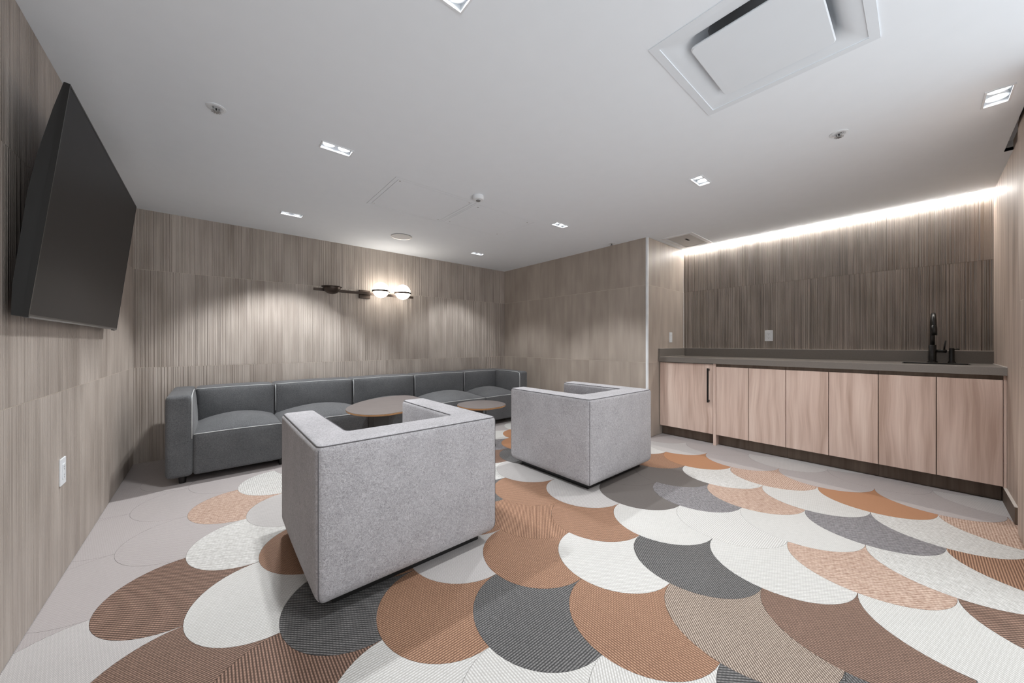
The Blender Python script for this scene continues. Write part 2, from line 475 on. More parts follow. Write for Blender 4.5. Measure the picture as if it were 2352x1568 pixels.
# ------------------------------------------------------------------ walls clad in tall tiles
GAPV, GAPH = 0.0005, 0.0014
def tiled_wall(name, axis, plane, inward, u_joints, rows, mat, back, label, grout='grout'):
    """axis 'x': wall runs along x at y=plane; axis 'y': runs along y at x=plane. inward = +1/-1 room direction"""
    d, rec = 0.010, 0.0012                                     # tile thickness, depth of the joints
    a, b = u_joints[0], u_joints[-1]
    z0, z1 = rows[0], rows[-1]
    lo, hi = sorted((plane - inward*rec, plane - inward*(d+back)))
    wl = box(name, (a, b), (lo, hi), (z0, z1), M[grout]) if axis == 'x' else box(name, (lo, hi), (a, b), (z0, z1), M[grout])
    tag(wl, label, 'wall', kind='structure')
    cache = {}
    for p, q in zip(u_joints, u_joints[1:]):
        for r0, r1 in zip(rows, rows[1:]):
            wd, hg = q-p-2*GAPV, r1-r0-2*GAPH
            k = (round(wd, 4), round(hg, 4))
            cu, cz = (p+q)/2, (r0+r1)/2
            if axis == 'x': cx, cy = cu, plane - inward*d/2
            else: cx, cy = plane - inward*d/2, cu
            if k not in cache:
                if axis == 'x': v, f = box_vf(-wd/2, wd/2, -d/2, d/2, -hg/2, hg/2)
                else: v, f = box_vf(-d/2, d/2, -wd/2, wd/2, -hg/2, hg/2)
                o = mesh_obj('wall_tile', v, f, mat, wl, loc=(cx, cy, cz)); cache[k] = o.data
            else:
                o = bpy.data.objects.new('wall_tile', cache[k]); COL.objects.link(o); o.parent = wl; o.location = (cx, cy, cz)
    return wl
def joints(a, b, ref, pitch=TW):
    k0 = math.ceil((a-ref)/pitch + 0.08); r = [a]; k = k0
    while ref + k*pitch < b - 0.02: r.append(ref + k*pitch); k += 1
    return r + [b]
ROWS = [0.0, J1, J2, ZC]
tiled_wall('wall_back', 'x', YB, -1, joints(XL-0.01, XR+0.01, 0.306, 0.2868), ROWS, M['tile_rib'], 0.09, 'combed taupe tile wall behind the long dark sofa')
tiled_wall('wall_left', 'y', XL, 1, joints(YF-0.01, YB, 0.226), ROWS, M['tile_rib'], 0.09, 'taupe tile wall on the left carrying the television')
tiled_wall('wall_right', 'y', XR, -1, joints(YK, YB, 2.188, 0.2905), ROWS, M['tile_soft'], 0.0015, 'smooth taupe tile wall beyond the far armchair')
tiled_wall('wall_kitchen_side', 'x', YK, -1, joints(XR+0.012, XK, 3.978), ROWS, M['tile_soft'], 0.09, 'short taupe tile wall beside the worktop with a light switch')
tiled_wall('wall_kitchen', 'y', XK, -1, joints(YF-0.01, YK, 0.064, 0.3), ROWS, M['tile_kitchen'], 0.09, 'dark fluted tile wall behind the worktop', 'grout_dark')
tiled_wall('wall_front', 'x', YF, 1, joints(2.56, XK, 3.49, 0.60), [0.0, 2.30], M['wood_wall'], 0.09, 'pale wood panelled wall at the right edge by the worktop')
tr = box('trim_1', (XR-0.004, XR+0.018), (YK-0.004, YK+0.018), (0, ZC), M['white']); tag(tr, 'slim pale vertical trim on the corner of the tile walls', 'trim', kind='structure')
bb = MB().box((4.05, 3.55), (YF, YF+0.012), (0, 0.10)).build('baseboard_front', M['kick'])
tag(bb, 'low brown baseboard along the wood panelled wall', 'baseboard', kind='structure')
box('top_edge', (4.05, 3.55), (YF, YF+0.013), (0.10, 0.104), M['caulk'], bb)

# ------------------------------------------------------------------ ceiling with its openings
DL = [(0.582, 2.31), (0.566, 3.75), (2.70, 1.04), (2.857, -0.243), (2.65, 2.345), (2.67, 3.80), (0.594, 1.03)]
DLW, DLD = 0.0885, 0.0435
AC = (1.338, 1.955, 0.100, 0.710)
P1 = (0.998, 1.700, 2.420, 3.050); P2 = (1.715, 2.400, 2.455, 3.030)
HT = (3.880, 4.450, 1.590, 1.900)
SLOT = (1.6, 3.714, -0.381, -0.338)
holes = [(x-DLW+0.004, x+DLW-0.004, y-DLD+0.004, y+DLD-0.004) for x, y in DL] + [AC, P1, P2, HT, SLOT]
cm = MB()
for (a, b, c, d) in plane_with_holes(XL-0.1, XK+0.1, YF-0.1, YB+0.1, holes):
    cm.add([(a, c, ZC), (b, c, ZC), (b, d, ZC), (a, d, ZC)], [(0, 3, 2, 1)])
for (a, b, c, d) in holes:                                   # the board's edge in each opening
    cm.add([(a, c, ZC), (b, c, ZC), (b, d, ZC), (a, d, ZC), (a, c, ZC+0.02), (b, c, ZC+0.02), (b, d, ZC+0.02), (a, d, ZC+0.02)],
           [(0, 1, 5, 4), (1, 2, 6, 5), (2, 3, 7, 6), (3, 0, 4, 7)])
ce = cm.build('ceiling', M['ceiling']); tag(ce, 'flat white ceiling with recessed lights and access panels', 'ceiling', kind='structure')
sl = MB()
x0, x1, y0, y1 = SLOT; zt = ZC+0.06
sl.add([(x0, y0, zt), (x1, y0, zt), (x1, y1, zt), (x0, y1, zt), (x0, y0, ZC), (x1, y0, ZC), (x1, y1, ZC), (x0, y1, ZC)],
       [(0, 1, 2, 3), (1, 2, 6, 5), (2, 3, 7, 6), (3, 0, 4, 7), (0, 1, 5, 4)])
sl.build('track_recess', M['white_matte'], ce)
dr = box('door_1', (2.62, 3.355), (-0.371, -0.350), (0.012, 2.262), M['wood_wall']); tag(dr, 'pale wood sliding door panel at the right edge of the picture', 'door', kind='structure')
box('top_rail', (2.62, 3.35), (-0.368, -0.353), (2.262, 2.285), M['black'], dr)
box('door_pull', (2.9, 3.166), (-0.350, -0.335), (0.931, 1.275), M['wood_wall'], dr, 0.003)

# ------------------------------------------------------------------ recessed twin downlights
def spot(name, loc, parent, power, size=R(102), blend=0.4, radius=0.022, col=(0.96, 0.98, 1.0)):
    l = bpy.data.lights.new(name, 'SPOT'); l.energy = power; l.spot_size = size; l.spot_blend = blend
    l.shadow_soft_size = radius; l.color = col
    o = bpy.data.objects.new(name, l); COL.objects.link(o); o.parent = parent; o.location = Vector(loc) - wloc(parent)
    return o
def downlight(x, y, label, k=1.0):
    t = thing('downlight', (x, y, ZC), label, 'downlight', 'recessed twin downlights in the ceiling')
    f = MB(); e = 0.007
    for (a, b, c, d) in plane_with_holes(x-DLW, x+DLW, y-DLD, y+DLD, [(x-DLW+e, x+DLW-e, y-DLD+e, y+DLD-e)]):
        f.box((a, b), (c, d), (ZC-0.004, ZC+0.001))
    f.build('trim_frame', M['white'], t)
    h = MB(); a, b, c, d = x-DLW+0.005, x+DLW-0.005, y-DLD+0.005, y+DLD-0.005; zz = ZC+0.05
    h.add([(a, c, ZC), (b, c, ZC), (b, d, ZC), (a, d, ZC), (a, c, zz), (b, c, zz), (b, d, zz), (a, d, zz)],
          [(0, 1, 5, 4), (1, 2, 6, 5), (2, 3, 7, 6), (3, 0, 4, 7), (4, 5, 6, 7)])
    h.build('housing', M['white'], t)
    for s in (-1, 1):
        cx = x + s*0.042
        g = MB().lathe((cx, y, ZC), [(0.029, 0.040), (0.034, 0.012), (0.037, 0.012), (0.037, 0.046)], 28, cap=False).build('lamp_ring', M['white'], t, True)
        MB().lathe((cx, y, ZC), [(0.0005, 0.016), (0.018, 0.018), (0.030, 0.024)], 28, cap=False).build('lamp_face', M['lens'], t, True)
        spot('lamp', (cx, y, ZC+0.008), t, SPOT_W*k)
    return t
DLAB = ['twin downlight in the middle of the television side row, over the near armchair', 'twin downlight nearest the back wall on the television side',
        'twin downlight in front of the worktop, midway along the kitchen row', 'large twin downlight at the far right edge of the ceiling',
        'twin downlight right of the smoke detector over the tables', 'small twin downlight in the far corner beside the back wall',
        'twin downlight cut by the top edge of the picture']
DPOW = [1.3, 2.1, 0.9, 0.75, 1.15, 0.75, 0.85]
for (x, y), lb, k in zip(DL, DLAB, DPOW): downlight(x, y, lb, k)

# ------------------------------------------------------------------ square ceiling diffuser
x0, x1, y0, y1 = AC
t = thing('ceiling_diffuser', ((x0+x1)/2, (y0+y1)/2, ZC), 'large square white air diffuser with a central panel in the ceiling', 'air vent')
m_ = MB(); e = 0.028
for c in plane_with_holes(x0-0.002, x1+0.002, y0-0.002, y1+0.002, [(x0+e, x1-e, y0+e, y1-e)]): m_.box(c[:2], c[2:], (ZC-0.004, ZC+0.004))
m_.build('outer_frame', M['white_matte'], t)
# dished pan: square rings that rise towards the middle
def ring_pan(name, prof, cx, cy, hx, hy, mat, parent, rcorner=0.05):
    v = []; f = []; n = None
    for (ins, z) in prof:
        lp = []
        ax, ay = hx-ins, hy-ins; r = max(0.004, min(rcorner, (ins-0.028)*0.9)) if rcorner > 0.03 else rcorner
        for sx, sy, a0 in ((1, 1, 0), (-1, 1, 90), (-1, -1, 180), (1, -1, 270)):
            for k in range(5):
                a = R(a0+22.5*k); lp.append((cx+sx*(ax-r)+r*math.cos(a), cy+sy*(ay-r)+r*math.sin(a), z))
        n = len(lp); v += lp
    for i in range(len(prof)-1):
        for k in range(n): f.append((i*n+k, (i+1)*n+k, (i+1)*n+(k+1) % n, i*n+(k+1) % n))
    return v, f, n
cx, cy, hx, hy = (x0+x1)/2, (y0+y1)/2, (x1-x0)/2, (y1-y0)/2
v, f, n = ring_pan('pan', [(0.0285, ZC+0.000), (0.060, ZC+0.002), (0.085, ZC+0.012), (0.105, ZC+0.032), (0.118, ZC+0.060), (0.15, ZC+0.075)], cx, cy, hx, hy, None, None)
f.append(tuple(5*n+k for k in range(n)))
mesh_obj('dished_pan', v, f, M['white_matte'], t, True)
v, f, n = ring_pan('plaque', [(0.112, ZC-0.004), (0.110, ZC-0.010), (0.114, ZC-0.014)], cx, cy, hx, hy, None, None, 0.02)
f.append(tuple(2*n+k for k in range(n))[::-1]); f.append(tuple(range(n)))
mesh_obj('centre_panel', v, f, M['white_matte'], t)
box('hanger', (cx-0.03, cx+0.03), (cy-0.03, cy+0.03), (ZC-0.004, ZC+0.074), M['dark_gap'], t)

# ------------------------------------------------------------------ access panels, hatch
def access_panel(r, name, label, double):
    x0, x1, y0, y1 = r
    t = thing(name, ((x0+x1)/2, (y0+y1)/2, ZC), label, 'access panel')
    g = 0.003
    box('void', (x0-0.006, x1+0.006), (y0-0.006, y1+0.006), (ZC+0.03, ZC+0.035), M['dark_gap'], t)
    ins = g
    if double:
        mb = MB(); e = 0.030
        for c in plane_with_holes(x0+g, x1-g, y0+g, y1-g, [(x0+e, x1-e, y0+e, y1-e)]): mb.box(c[:2], c[2:], (ZC, ZC+0.02))
        mb.build('frame', M['ceiling'], t); ins = e+g
    box('panel', (x0+ins, x1-ins), (y0+ins, y1-ins), (ZC, ZC+0.02), M['ceiling'], t)
    for (sx, sy) in ((0, 0), (1, 0), (0, 1), (1, 1)):
        px = x0+0.05 if sx == 0 else x1-0.05; py = y0+0.05 if sy == 0 else y1-0.05
        MB().lathe((px, py, ZC), [(0.006, -0.001), (0.006, 0.004)], 10).build('screw', M['steel'], t)
access_panel(P1, 'access_panel', 'flush ceiling access panel with a double outline', True)
access_panel(P2, 'access_panel', 'flush ceiling access panel with a single outline next to the smoke detector', False)
x0, x1, y0, y1 = HT
t = thing('ceiling_hatch', ((x0+x1)/2, (y0+y1)/2, ZC), 'grey framed ceiling hatch with a slot beside the lit worktop wall', 'hatch')
mb = MB(); e = 0.03
for c in plane_with_holes(x0-0.012, x1+0.012, y0-0.012, y1+0.012, [(x0+e, x1-e, y0+e, y1-e)]): mb.box(c[:2], c[2:], (ZC-0.006, ZC+0.004))
mb.build('frame', M['white'], t)
box('panel', (x0+e+0.004, x1-e-0.004), (y0+e+0.004, y1-e-0.004), (ZC-0.002, ZC+0.008), plain('hatch_grey', srgb(186, 186, 186), 0.5, grain=0.1), t)
box('void', (x0, x1), (y0, y1), (ZC+0.02, ZC+0.024), M['dark_gap'], t)
box('slot', (4.07, 4.16), (1.715, 1.735), (ZC-0.004, ZC-0.001), M['dark_gap'], t)

# speaker, smoke detector, sprinklers
t = thing('ceiling_speaker', (1.605, 3.74, ZC), 'round flush ceiling speaker above the wall lamp', 'speaker')
MB().lathe((1.605, 3.74, ZC), [(0.104, 0.0), (0.104, -0.004), (0.112, -0.006), (0.112, 0.0)], 48, cap=False).build('rim', M['steel'], t, False)
MB().lathe((1.605, 3.74, ZC), [(0.0005, -0.005), (0.06, -0.005), (0.104, -0.0035)], 48, cap=False).build('grille', plain('speaker_grille', srgb(214, 214, 214), 0.7, grain=0.4, gscale=600), t, False)
t = thing('smoke_detector', (1.63, 2.31, ZC), 'small white round smoke detector on the ceiling', 'smoke detector')
soften(MB().lathe((1.63, 2.31, ZC), [(0.044, 0.0), (0.046, -0.010), (0.046, -0.022), (0.040, -0.032), (0.020, -0.036)], 32).build('body', M['white'], t))
MB().lathe((1.63, 2.31, ZC), [(0.019, -0.035), (0.017, -0.042), (0.006, -0.043)], 24).build('sensor', plain('sensor_grey', srgb(120, 120, 120), 0.5), t)
def sprinkler(x, y, rot, label):
    t = thing('sprinkler', (x, y, ZC), label, 'sprinkler', 'fire sprinklers in the ceiling')
    MB().lathe((x, y, ZC), [(0.040, 0.0), (0.040, -0.003), (0.030, -0.005), (0.020, -0.003), (0.019, -0.0005)], 32).build('escutcheon', M['white'], t)
    ca, sa = math.cos(rot), math.sin(rot)
    for s in (-1, 1):
        pts = [(x+ca*s*0.012, y+sa*s*0.012, ZC-0.002), (x+ca*s*0.014, y+sa*s*0.014, ZC-0.010), (x+ca*s*0.006, y+sa*s*0.006, ZC-0.018), (x, y, ZC-0.020)]
        MB().tube(pts, 0.0028, 8).build('yoke_arm', M['steel'], t, True)
    MB().tube([(x, y, ZC-0.004), (x, y, ZC-0.019)], 0.003, 8).build('bulb', M['black_soft'], t, True)
    d = MB()
    for k in range(10):
        a = 2*math.pi*k/10; b = a+0.35
        d.add([(x, y, ZC-0.021), (x+0.021*math.cos(a), y+0.021*math.sin(a), ZC-0.0215), (x+0.021*math.cos(b), y+0.021*math.sin(b), ZC-0.0215),
               (x, y, ZC-0.0225)], [(0, 1, 2), (3, 2, 1), (0, 3, 1), (0, 2, 3)])
    d.lathe((x, y, ZC-0.024), [(0.010, 0.0), (0.010, 0.003)], 16)
    d.build('deflector', M['steel'], t)
sprinkler(0.023, 2.30, 0.4, 'fire sprinkler in the ceiling near the television')
sprinkler(2.681, 0.297, 1.0, 'fire sprinkler between the square diffuser and the worktop wall')
sprinkler(3.60, 2.38, 0.2, 'tiny fire sprinkler beside the top of the smooth tile wall')

# LED strip at the head of the kitchen wall
t = thing('led_strip', (XK-0.011, (YF+YK)/2, ZC-0.02), 'glowing LED strip along the ceiling edge above the worktop wall', 'strip light')
box('channel', (XK-0.030, XK-0.001), (YF+0.001, YK-0.001), (ZC-0.004, ZC-0.0005), M['white'], t)
box('diffuser', (XK-0.024, XK-0.003), (YF+0.003, YK-0.003), (ZC-0.012, ZC-0.004), M['led'], t)

# ------------------------------------------------------------------ television on a tilting wall bracket
W_, H_, tilt = 1.44, 1.44*0.565, R(6.19)
C_ = Vector((-0.411, 2.633, 1.545)); ay = Vector((0, 1, 0)); nx = Vector((math.cos(tilt), 0, -math.sin(tilt))); uz = Vector((math.sin(tilt), 0, math.cos(tilt)))
def tvp(a, b, c): return tuple(C_ + ay*a + uz*b + nx*c)       # a along the wall, b up, c out of the screen
def tvbox(name, a, b, c, mat, parent, bev=0.0):
    v, f = box_vf(a[0], a[1], b[0], b[1], c[0], c[1])
    if bev: v, f = bevelled(v, f, bev)
    return mesh_obj(name, [tvp(*p) for p in v], f, mat, parent)
t = thing('television', tvp(0, -H_/2, 0), 'large flat black television tilted on the left tile wall', 'television')
tvbox('screen', (-W_/2+0.006, W_/2-0.006), (-H_/2+0.010, H_/2-0.006), (-0.004, 0.0), M['screen'], t)
mb = MB()
for (a0, a1, b0, b1) in plane_with_holes(-W_/2, W_/2, -H_/2, H_/2, [(-W_/2+0.006, W_/2-0.006, -H_/2+0.010, H_/2-0.006)]):
    v, f = box_vf(a0, a1, b0, b1, -0.012, 0.001); mb.add([tvp(*p) for p in v], f)
mb.build('bezel', M['black'], t)
# rear shell: thin at the top, thick low down
prof = [(H_/2, -0.012), (H_/2, -0.014), (H_/2-0.10, -0.026), (H_/2-0.26, -0.040), (H_/2-0.40, -0.046), (-H_/2+0.10, -0.042), (-H_/2+0.002, -0.034), (-H_/2+0.002, -0.012)]
v = [tvp(a, b, c) for a in (-W_/2+0.002, W_/2-0.002) for (b, c) in prof]; n = len(prof)
f = [(k, (k+1) % n, n+(k+1) % n, n+k) for k in range(n)] + [tuple(range(n))[::-1], tuple(range(n, 2*n))]
mesh_obj('rear_shell', v, f, M['black_soft'], t)
tvbox('sensor', (W_/2-0.09, W_/2-0.03), (-H_/2-0.006, -H_/2), (-0.010, 0.0), M['black'], t)
tvbox('lower_lip', (-W_/2+0.004, W_/2-0.004), (-H_/2-0.002, -H_/2+0.004), (-0.010, 0.002), plain('lip_grey', srgb(96, 96, 96), 0.35), t)
mb = MB().box((XL+0.0015, XL+0.016), (2.40, 2.86), (1.42, 1.74)).box((XL+0.012, XL+0.045), (2.44, 2.47), (1.38, 1.70)).box((XL+0.012, XL+0.045), (2.80, 2.83), (1.38, 1.70))
mb.build('wall_bracket', M['black_soft'], t)

# ------------------------------------------------------------------ wall lamp
t = thing('wall_lamp', (1.45, YB, 1.66), 'long bronze wall lamp with two glowing globes and a dark bowl', 'wall lamp')
box('back_plate', (1.375, 1.505), (YB-0.024, YB), (1.605, 1.705), M['bronze'], t, 0.002)
box('arm_bar', (0.87, 2.04), (4.372, 4.400), (1.645, 1.673), M['bronze'], t, 0.0015)
box('stem', (1.41, 1.46), (4.395, YB-0.02), (1.645, 1.673), M['bronze'], t)
yg = 4.325
for cx in (1.592, 1.872):
    prof = [(max(0.0006, 0.094*math.cos(R(-90+7.5*k))), 0.094*math.sin(R(-90+7.5*k))) for k in range(25)]
    g = MB().lathe((cx, yg, 1.708), prof, 40, cap=False).build('globe', M['globe'], t, True)
    MB().lathe((cx, yg, 1.694), [(0.092, -0.010), (0.103, -0.010), (0.103, 0.010), (0.092, 0.010), (0.092, -0.010)], 48, cap=False).build('ring', M['bronze'], t)
    MB().box((cx-0.012, cx+0.012), (yg+0.085, 4.385), (1.650, 1.690)).build('ring_arm', M['bronze'], t)
cx = 1.04
prof = [(0.0006, -0.076)] + [(0.088*math.sin(R(90*k/12)), -0.076*math.cos(R(90*k/12))) for k in range(1, 13)] + [(0.104, 0.002), (0.106, 0.009), (0.098, 0.010), (0.080, 0.0)] + [(0.080*math.cos(R(90*k/8)), -0.066*math.sin(R(90*k/8))) for k in range(1, 8)] + [(0.0006, -0.067)]
soften(MB().lathe((cx, yg, 1.684), prof, 44, cap=False).build('bowl', M['bronze'], t))
MB().box((cx-0.012, cx+0.012), (yg+0.07, 4.385), (1.650, 1.684)).build('bowl_arm', M['bronze'], t)

# ------------------------------------------------------------------ sockets and switches
def plate(name, c, hw, hh, axis, inward, label, cat, build):
    t = thing(name, c, label, cat)
    def bx(nm, du, dz, d, mat, bev=0.0):
        a = (c[0]+du[0], c[0]+du[1]); z = (c[2]+dz[0], c[2]+dz[1])
        if axis == 'x': return box(nm, a, (c[1]+inward*d[0], c[1]+inward*d[1]), z, mat, t, bev)
        a = (c[1]+du[0], c[1]+du[1]); return box(nm, (c[0]+inward*d[0], c[0]+inward*d[1]), a, z, mat, t, bev)
    bx('cover_plate', (-hw, hw), (-hh, hh), (0, 0.006), M['white'], 0.002); build(bx)
def paddle(bx):
    bx('paddle', (-0.017, 0.017), (-0.034, 0.034), (0.006, 0.009), M['white'], 0.0012)
    bx('dimmer_slit', (-0.017, 0.017), (0.020, 0.022), (0.009, 0.0095), plain('slit_grey', srgb(190, 190, 190), 0.5))
def outlet(bx):
    bx('insert', (-0.017, 0.017), (-0.034, 0.034), (0.006, 0.0085), M['white'], 0.001)
    for s in (-1, 1):
        for du in (-0.007, 0.005):
            bx('socket_slot', (du, du+0.0022), (s*0.018-0.001, s*0.018+0.006), (0.0085, 0.0088), M['dark_gap'])
        bx('ground_hole', (-0.0025, 0.0025), (s*0.018-0.011, s*0.018-0.006), (0.0085, 0.0088), M['dark_gap'])
plate('wall_socket', (XL, 2.522, 0.478), 0.037, 0.060, 'y', 1, 'white wall plate low on the left tile wall under the television', 'socket', outlet)
plate('light_switch', (4.235, YK, 1.126), 0.036, 0.061, 'x', -1, 'small white switch on the short tile wall by the worktop', 'switch', paddle)
plate('power_outlet', (XK, 1.069, 1.136), 0.036, 0.059, 'y', -1, 'white power outlet on the dark wall above the worktop', 'outlet', outlet)

# ------------------------------------------------------------------ kitchen run
XD = 3.950                                                    # front of the doors
def cabinet(name, y0, y1, doors, label, z_top, group=None, handle=False):
    t = thing(name, ((XD+XK)/2, (y0+y1)/2, 0), label, 'cabinet', group)
    box('carcass', (XD+0.022, XK-0.002), (y0+0.001, y1-0.001), (0.11, 0.842 if y0 > -0.3 else 0.69), M['kick'], t)
    if y0 < -0.3: box('front_rail', (XD+0.022, XD+0.04), (y0+0.001, y1-0.001), (0.69, 0.842), M['kick'], t)
    box('kick_board', (4.03, 4.046), (y0+0.0005, y1-0.0005), (0.001, 0.11), M['kick'], t)
    n = len(doors)-1
    for a, b in zip(doors, doors[1:]):
        d = box('door', (XD, XD+0.020), (a+0.0022, b-0.0022), (0.112, z_top), M['wood'], t, 0.001)
        if handle:
            hm = MB(); yh = 1.437
            hm.box((XD-0.038, XD-0.027), (yh-0.0075, yh+0.0075), (0.440, 0.795))
            hm.box((XD-0.030, XD), (yh-0.0075, yh+0.0075), (0.445, 0.465)).box((XD-0.030, XD), (yh-0.0075, yh+0.0075), (0.770, 0.790))
            hm.build('handle', M['black'], d)
    if not handle:
        box('finger_rail', (XD+0.014, XD+0.024), (y0+0.001, y1-0.001), (0.800, 0.842), M['kick'], t)
    return t
cabinet('tall_door_cabinet', 1.397, 1.968, [1.397, 1.966], 'worktop cabinet with one wide wood door and a black bar handle', 0.836, None, True)
pp = box('divider_panel', (XD-0.002, 4.55), (1.372, 1.396), (0.0, 0.842), M['wood']); tag(pp, 'slim wood divider panel reaching the floor beside the handled door', 'panel')
ys = [1.371, 1.082, 0.792, 0.502, 0.212, -0.077, -0.358]
for k, lb in enumerate(('two door wood cabinet next to the divider panel', 'two door wood cabinet in the middle of the handleless run', 'two door wood cabinet under the sink')):
    y1, ym, y0 = ys[2*k], ys[2*k+1], ys[2*k+2]
    cabinet('base_cabinet', y0, y1, [y0, ym, y1], lb, 0.812, 'handleless base cabinets')
ep = box('end_panel', (XD+0.004, 4.55), (YF+0.001, -0.3585), (0.10, 0.842), M['wood']); tag(ep, 'narrow wood filler panel between the last cabinet and the side wall', 'panel')
# worktop with sink cut-out
SX, SY = (4.20, 4.50), (-0.25, 0.095)
t = thing('worktop', (4.27, 0.8, 0.843), 'long grey stone worktop with low upstands', 'worktop')
mb = MB()
for c in plane_with_holes(3.930, XK-0.0005, YF+0.0005, YK-0.0055, [(SX[0], SX[1], SY[0], SY[1])]): mb.box(c[:2], c[2:], (0.843, 0.895))
mb.build('slab', M['counter'], t)
box('upstand', (XK-0.020, XK-0.0005), (YF+0.0005, YK-0.020), (0.8952, 0.992), M['counter'], t)
box('upstand', (3.932, XK-0.0005), (YK-0.0198, YK-0.0005), (0.8952, 0.992), M['counter'], t)
box('pale_bead', (XK-0.021, XK), (YF, YK-0.021), (0.992, 0.996), M['caulk'], t)
box('pale_bead', (3.932, XK), (YK-0.021, YK), (0.992, 0.996), M['caulk'], t)
box('pale_bead', (3.935, XK-0.021), (YF, YF+0.005), (0.895, 0.899), M['caulk'], t)
box('pale_bead', (3.935, XK-0.021), (YK-0.024, YK-0.0199), (0.895, 0.8985), M['caulk'], t)
t = thing('sink', (4.35, -0.08, 0.70), 'dark sink basin set in the worktop', 'sink')
mb = MB(); a, b = SX[0]+0.001, SX[1]-0.001; c, d = SY[0]+0.001, SY[1]-0.001; w_ = 0.004
mb.box((a, b), (c, d), (0.700, 0.706))
mb.box((a, a+w_), (c, d), (0.706, 0.893)).box((b-w_, b), (c, d), (0.706, 0.893)).box((a+w_, b-w_), (c, c+w_), (0.706, 0.893)).box((a+w_, b-w_), (d-w_, d), (0.706, 0.893))
mb.build('basin', M['black_soft'], t)
MB().lathe((4.35, -0.08, 0.706), [(0.035, 0.0), (0.035, 0.003), (0.024, 0.004)], 24).build('drain', M['steel'], t)
fx, fy = 4.545, -0.068
t = thing('faucet', (fx, fy, 0.895), 'black gooseneck faucet behind the sink', 'faucet')
soften(MB().lathe((fx, fy, 0.8956), [(0.028, 0.0), (0.028, 0.008), (0.0215, 0.012), (0.0215, 0.142), (0.019, 0.145)], 28).build('base', M['black'], t))
pts = [(fx, fy, 1.035)] + [(fx, fy, 1.10 + 0.03*k) for k in range(4)]
ra = 0.085
for k in range(1, 13):
    a = R(180-15*k); pts.append((fx-ra-ra*math.cos(a), fy-0.006*k/12, 1.205+ra*math.sin(a)))
pts += [(fx-2*ra, fy-0.006, 1.19)]
MB().tube(pts, 0.0135, 14).build('spout', M['black'], t, True)
MB().tube([(fx-2*ra, fy-0.006, 1.20), (fx-2*ra, fy-0.006, 1.17), (fx-2*ra, fy-0.006, 1.118)], [0.0145, 0.017, 0.0165], 18).build('spray_head', M['black'], t, True)
h_ = MB().tube([(fx, fy-0.015, 0.992), (fx-0.01, fy-0.040, 0.992), (fx-0.02, fy-0.072, 0.990)], [0.011, 0.012, 0.012], 14).build('handle', M['black'], t, True)
MB().tube([(fx-0.016, fy-0.060, 0.998), (fx-0.018, fy-0.064, 1.04), (fx-0.018, fy-0.068, 1.076)], [0.0045, 0.005, 0.0045], 10).build('lever', M['black'], h_, True)
t = thing('soap_dispenser', (4.545, -0.168, 0.895), 'small black soap dispenser beside the faucet', 'dispenser')
soften(MB().lathe((4.545, -0.168, 0.8956), [(0.023, 0.0), (0.020, 0.006), (0.0145, 0.014), (0.0145, 0.118), (0.010, 0.121)], 24).build('body', M['black'], t))
MB().tube([(4.545, -0.178, 1.005), (4.515, -0.196, 1.008), (4.505, -0.203, 1.006)], 0.0042, 10).build('nozzle', M['black'], t, True)

# ------------------------------------------------------------------ sofa of five joined sections
SX0, SX1, SYF, SYBK = -0.250, 3.362, 3.572, 4.352
ST = 0.664; AW = 0.150
t = thing('sofa', ((SX0+SX1)/2, SYF, 0), 'long charcoal fabric sofa with pale piping along the back wall', 'sofa')
sec = [SX0 + (SX1-SX0)*k/5 for k in range(6)]
YBF = 4.085                                                   # front of the back cushions
for k in range(5):
    a = sec[k] + (AW if k == 0 else 0.0); b = sec[k+1] - (AW if k == 4 else 0.0)
    v, f = rounded_box((a+0.002, b-0.002), (SYF, YBF+0.12), (0.058, 0.372), 0.022, {'+z': 0.085, '-y': 0.012}, 10)
    s_ = mesh_obj('seat', v, f, M['sofa'], t, True)
    pz = 0.3665
    xs = [a+0.006 + (b-a-0.012)*q/12 for q in range(13)]
    MB().tube([(x, SYF+0.0045 - 0.002*math.sin(math.pi*q/12), pz+0.004*math.sin(math.pi*q/12)) for q, x in enumerate(xs)], 0.0032, 8).build('piping', M['piping'], s_, True)
    v, f = rounded_box((a+0.002, b-0.002), (YBF, SYBK), (0.27, ST), 0.030, {'-y': 0.045, '+z': 0.010}, 10)
    b_ = mesh_obj('backrest', v, f, M['sofa'], t, True)
    MB().tube([(x, YBF+0.009, ST-0.007+0.004*math.sin(math.pi*q/12)) for q, x in enumerate(xs)], 0.0032, 8).build('piping', M['piping'], b_, True)
    for xx in ((a+0.010,) if k else ()):
        MB().tube([(xx, YBF+0.006, 0.40), (xx, YBF-0.001, 0.50), (xx, YBF+0.002, 0.60), (xx, YBF+0.008, ST-0.012)], 0.0036, 8).build('seam_piping', M['piping'], b_, True)
for s, a, b in ((-1, SX0, SX0+AW), (1, SX1-AW, SX1)):
    v, f = rounded_box((a, b), (SYF-0.002, SYBK), (0.055, ST), 0.030, {('+x' if s < 0 else '-x'): 0.022, '+z': 0.006, ('-x' if s < 0 else '+x'): 0.006}, 9)
    a_ = mesh_obj('arm', v, f, M['sofa'], t, True)
    xi = b-0.005 if s < 0 else a+0.005
    MB().tube([(xi, SYF+0.006, 0.335), (xi, SYF+0.0045, 0.45), (xi, SYF+0.0045, 0.60), (xi, SYF+0.012, ST-0.016), (xi, SYF+0.05, ST-0.006), (xi, SYF+0.25, ST-0.002), (xi, YBF+0.01, ST-0.006)], 0.0034, 8).build('piping', M['piping'], a_, True)
for k in range(6):
    for y in (SYF+0.07, SYBK-0.08):
        x = min(max(sec[k], SX0+0.09), SX1-0.09)
        MB().lathe((x, y, 0.0), [(0.020, 0.0), (0.024, 0.06)], 16).build('leg', M['black'], t)

